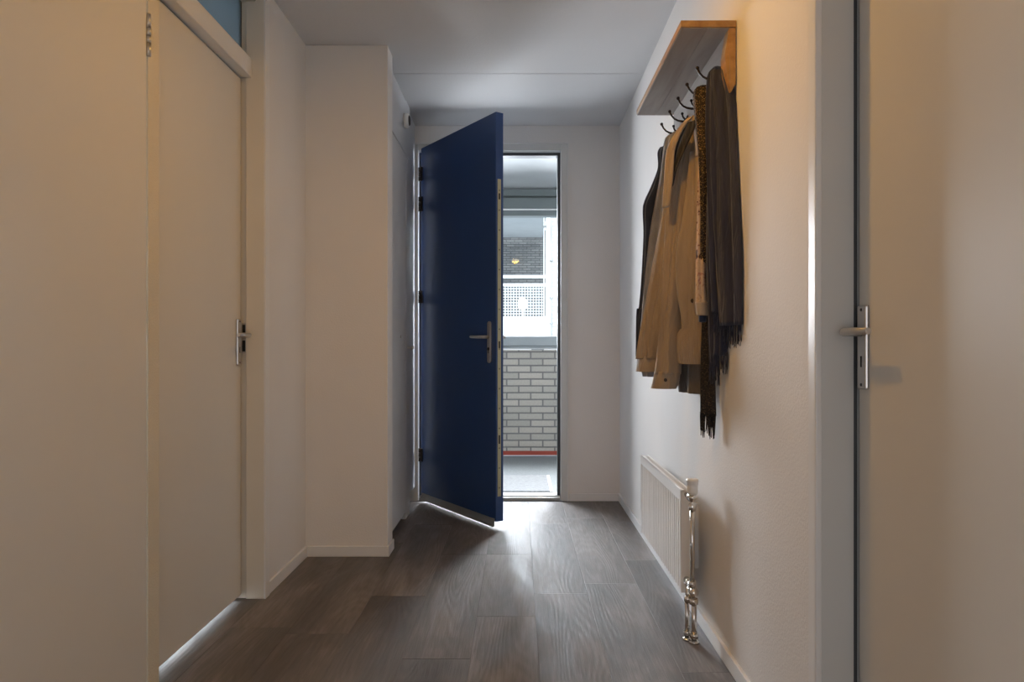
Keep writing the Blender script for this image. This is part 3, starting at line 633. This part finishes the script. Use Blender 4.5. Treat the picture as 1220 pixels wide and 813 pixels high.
gw = MB().box(-5, GY + .01, 1.045, 5, GY + .11, 1.075).box(-5, GY - .01, 1.075, 5, GY + .11, 1.165)
gw = struct('window_2', gw, M['sill'], bev=.004)
b_ = MB().box(-5, GY - .01, 2.56, 5, GY + .11, 2.625).box(-5, GY + .02, 2.54, 5, GY + .11, 2.56).box(-5, GY - .02, 2.432, 5, GY + .11, 2.54).box(-5, GY + .0, 2.365, 5, GY + .11, 2.418)
b_.build('head_beam', M['beam'], gw, bev=.003)
MB().box(-5, GY - .012, 2.419, 5, GY + .1, 2.431).build('white_bead', M['exwhite'], gw)
MB().box(-5, GY + .05, 1.165, 5, GY + .056, 2.365).build('pane', M['glass'], gw)
struct('wall_gallery_end', MB().box(-5.1, YF + .1, -.15, -5, GY + .15, 2.8).box(5, YF + .1, -.15, 5.1, GY + .15, 2.8), M['exwhite'])
dm = thing('doormat', 'grey doormat with pale edge on the gallery floor outside the front door', 'doormat', (-.2, 5.65, GZ))
MB().box(-.68, 5.33, GZ + .001, .235, 6.0, GZ + .012).build('pile', M['mat'], dm, bev=.002)
e = MB().box(.235, 5.33, GZ + .001, .258, 6.0, GZ + .011)
e.build('edging', M['matedge'], dm)

# opposite block of flats
D, DW = 16.0, 19.0
ob = thing('apartment_building', 'grey brick flats with white railings seen across through the gallery window', 'building', (0, DW, -3))
MB().box(-9, DW, -3, X(650, DW), DW + .3, 4.2).build('brick_wall', M['farbrick'], ob)
MB().box(-9, D - .1, 4.00, X(651, D), DW, 4.3).build('balcony_ceiling', M['galceil'], ob)
MB().box(-9, D - .1, 1.0, X(651, D), DW, Z(381, D)).build('balcony_slab', M['exwhite'], ob)
rl = MB().box(-9, D - .03, Z(331.5, D), X(651, D), D + .02, Z(328, D)).box(-9, D - .03, Z(341.5, D), X(651, D), D + .02, Z(338, D))
rl.box(-9, D - .03, Z(380, D), X(651, D), D + .02, Z(377.5, D))
rl = rl.build('railing', M['exwhite'], ob)
ms = MB(); z0, z1 = Z(378, D), Z(341, D)
xx = -2.2
while xx < X(648, D): ms.box(xx, D - .004, z0, xx + .016, D + .004, z1); xx += .063
zz = z0
while zz < z1: ms.box(-2.2, D - .005, zz, X(648, D), D + .005, zz + .016); zz += .063
ms.build('wire_mesh', M['exwhite'], rl)
MB().box(-9, D - .12, -3, X(651, D), D - .02, Z(379, D)).build('white_apron', M['exwhite'], ob)
MB().box(X(650.5, D), D - .15, -3, X(656, D), D + .25, 6).build('column', M['exwhite'], ob)
MB().box(X(647.5, D), D - .02, z0, X(649, D), D + .03, 4.0).build('post', M['exwhite'], ob)
dp = MB().tube([(X(657, D-.2), D - .2, -3), (X(657, D-.2), D - .2, 6)], .02, 10)
for v_ in (312, 356, 386): dp.tube([(X(657, D-.2), D - .2, Z(v_ - 1, D)), (X(657, D-.2), D - .2, Z(v_ + 1, D))], .04, 10)
dp.build('drainpipe', M['alu'], ob)
MB().box(X(656.5, D), D - .05, -3, 6, D + .25, 6).build('white_brick_wall', M['whitebrick'], ob)
MB().box(X(647, D-.3), D - .42, Z(273, D), X(650.5, D), D - .15, Z(269, D)).build('bracket', M['alu'], ob)
tag(MB().lathe([(.03, -.14), (.09, -.11), (.105, 0), (.09, .10), (.03, .13)], 18, Matrix.Translation((X(622.5, D + .5), D + .5, Z(362, D + .5)))).box(X(622, D+.5), D + .45, Z(377, D+.5), X(623.5, D+.5), D + .52, Z(366, D+.5)).build('globe_lamp', M['globe']),
    'round white lamp glowing behind the wire railing mesh', 'lamp')
struct('ground', box(-30, GY + .5, -3.2, 30, 60, -3.0), M['concrete'])

# ---------------------------------------------------------------- light
wd = bpy.data.worlds.new('sky'); bpy.context.scene.world = wd; wd.use_nodes = True
t = wd.node_tree; bg = t.nodes['Background']
tc = N(t, 'ShaderNodeTexCoord'); sp = N(t, 'ShaderNodeSeparateXYZ'); L(t, tc.outputs['Generated'], sp.inputs[0])
L(t, ramp(t, sp.outputs['Z'], [(0.0, (.80, .88, .96)), (.6, (.92, .97, 1.0))]), bg.inputs['Color'])
bg.inputs['Strength'].default_value = 3.1
def area(name, loc, rot, sx, sy, col, e, shape='RECTANGLE', spread=PI):
    l = bpy.data.lights.new(name, 'AREA'); l.shape = shape; l.size = sx; l.size_y = sy; l.color = col; l.energy = e; l.spread = spread
    o = bpy.data.objects.new(name, l); bpy.context.scene.collection.objects.link(o); o.location = loc; o.rotation_euler = rot; return o
area('hall_ceiling_lamp', (-.06, 2.05, CEIL - .06), (0, 0, 0), .12, .12, (1, .47, .02), 8.0, 'DISK')
area('rear_window_daylight', (-.1, -1.38, .90), (PI/2, 0, 0), 1.6, 1.4, (.93, .95, 1.0), 11)
area('side_room_window_daylight', (-4.1, 2.6, 1.45), (0, -PI/2, 0), 1.5, 1.8, (.72, .87, 1.0), 420)

area('gallery_fill_west', (-.90, 7.02, 1.77), (-PI/2 + .22, 0, 0), 1.3, 1.15, (.87, .93, 1.0), 104, spread=2.3)  # added fill lamp out of view, boosts daylight entering the hall
area('gallery_fill_east', (1.20, 7.02, 1.77), (-PI/2 + .22, 0, 0), 1.4, 1.15, (.91, .95, 1.0), 132, spread=2.3)  # second added fill lamp, out of view past the other door edge
# ---------------------------------------------------------------- camera
cam = bpy.data.cameras.new('camera'); co = bpy.data.objects.new('camera', cam); bpy.context.scene.collection.objects.link(co)
co.location = (0, 0, H); co.rotation_euler = (PI/2, 0, 0)
cam.sensor_width = 36; cam.lens = 36 * F / 1220; cam.shift_x = -(CX - 610) / 1220; cam.shift_y = (CY - 406.5) / 1220; cam.clip_end = 200; cam.clip_start = .02
sc = bpy.context.scene; sc.camera = co
sc.view_settings.view_transform = 'Standard'; sc.view_settings.look = 'None'; sc.view_settings.gamma = 1; sc.view_settings.exposure = .22
sc.view_settings.use_curve_mapping = False
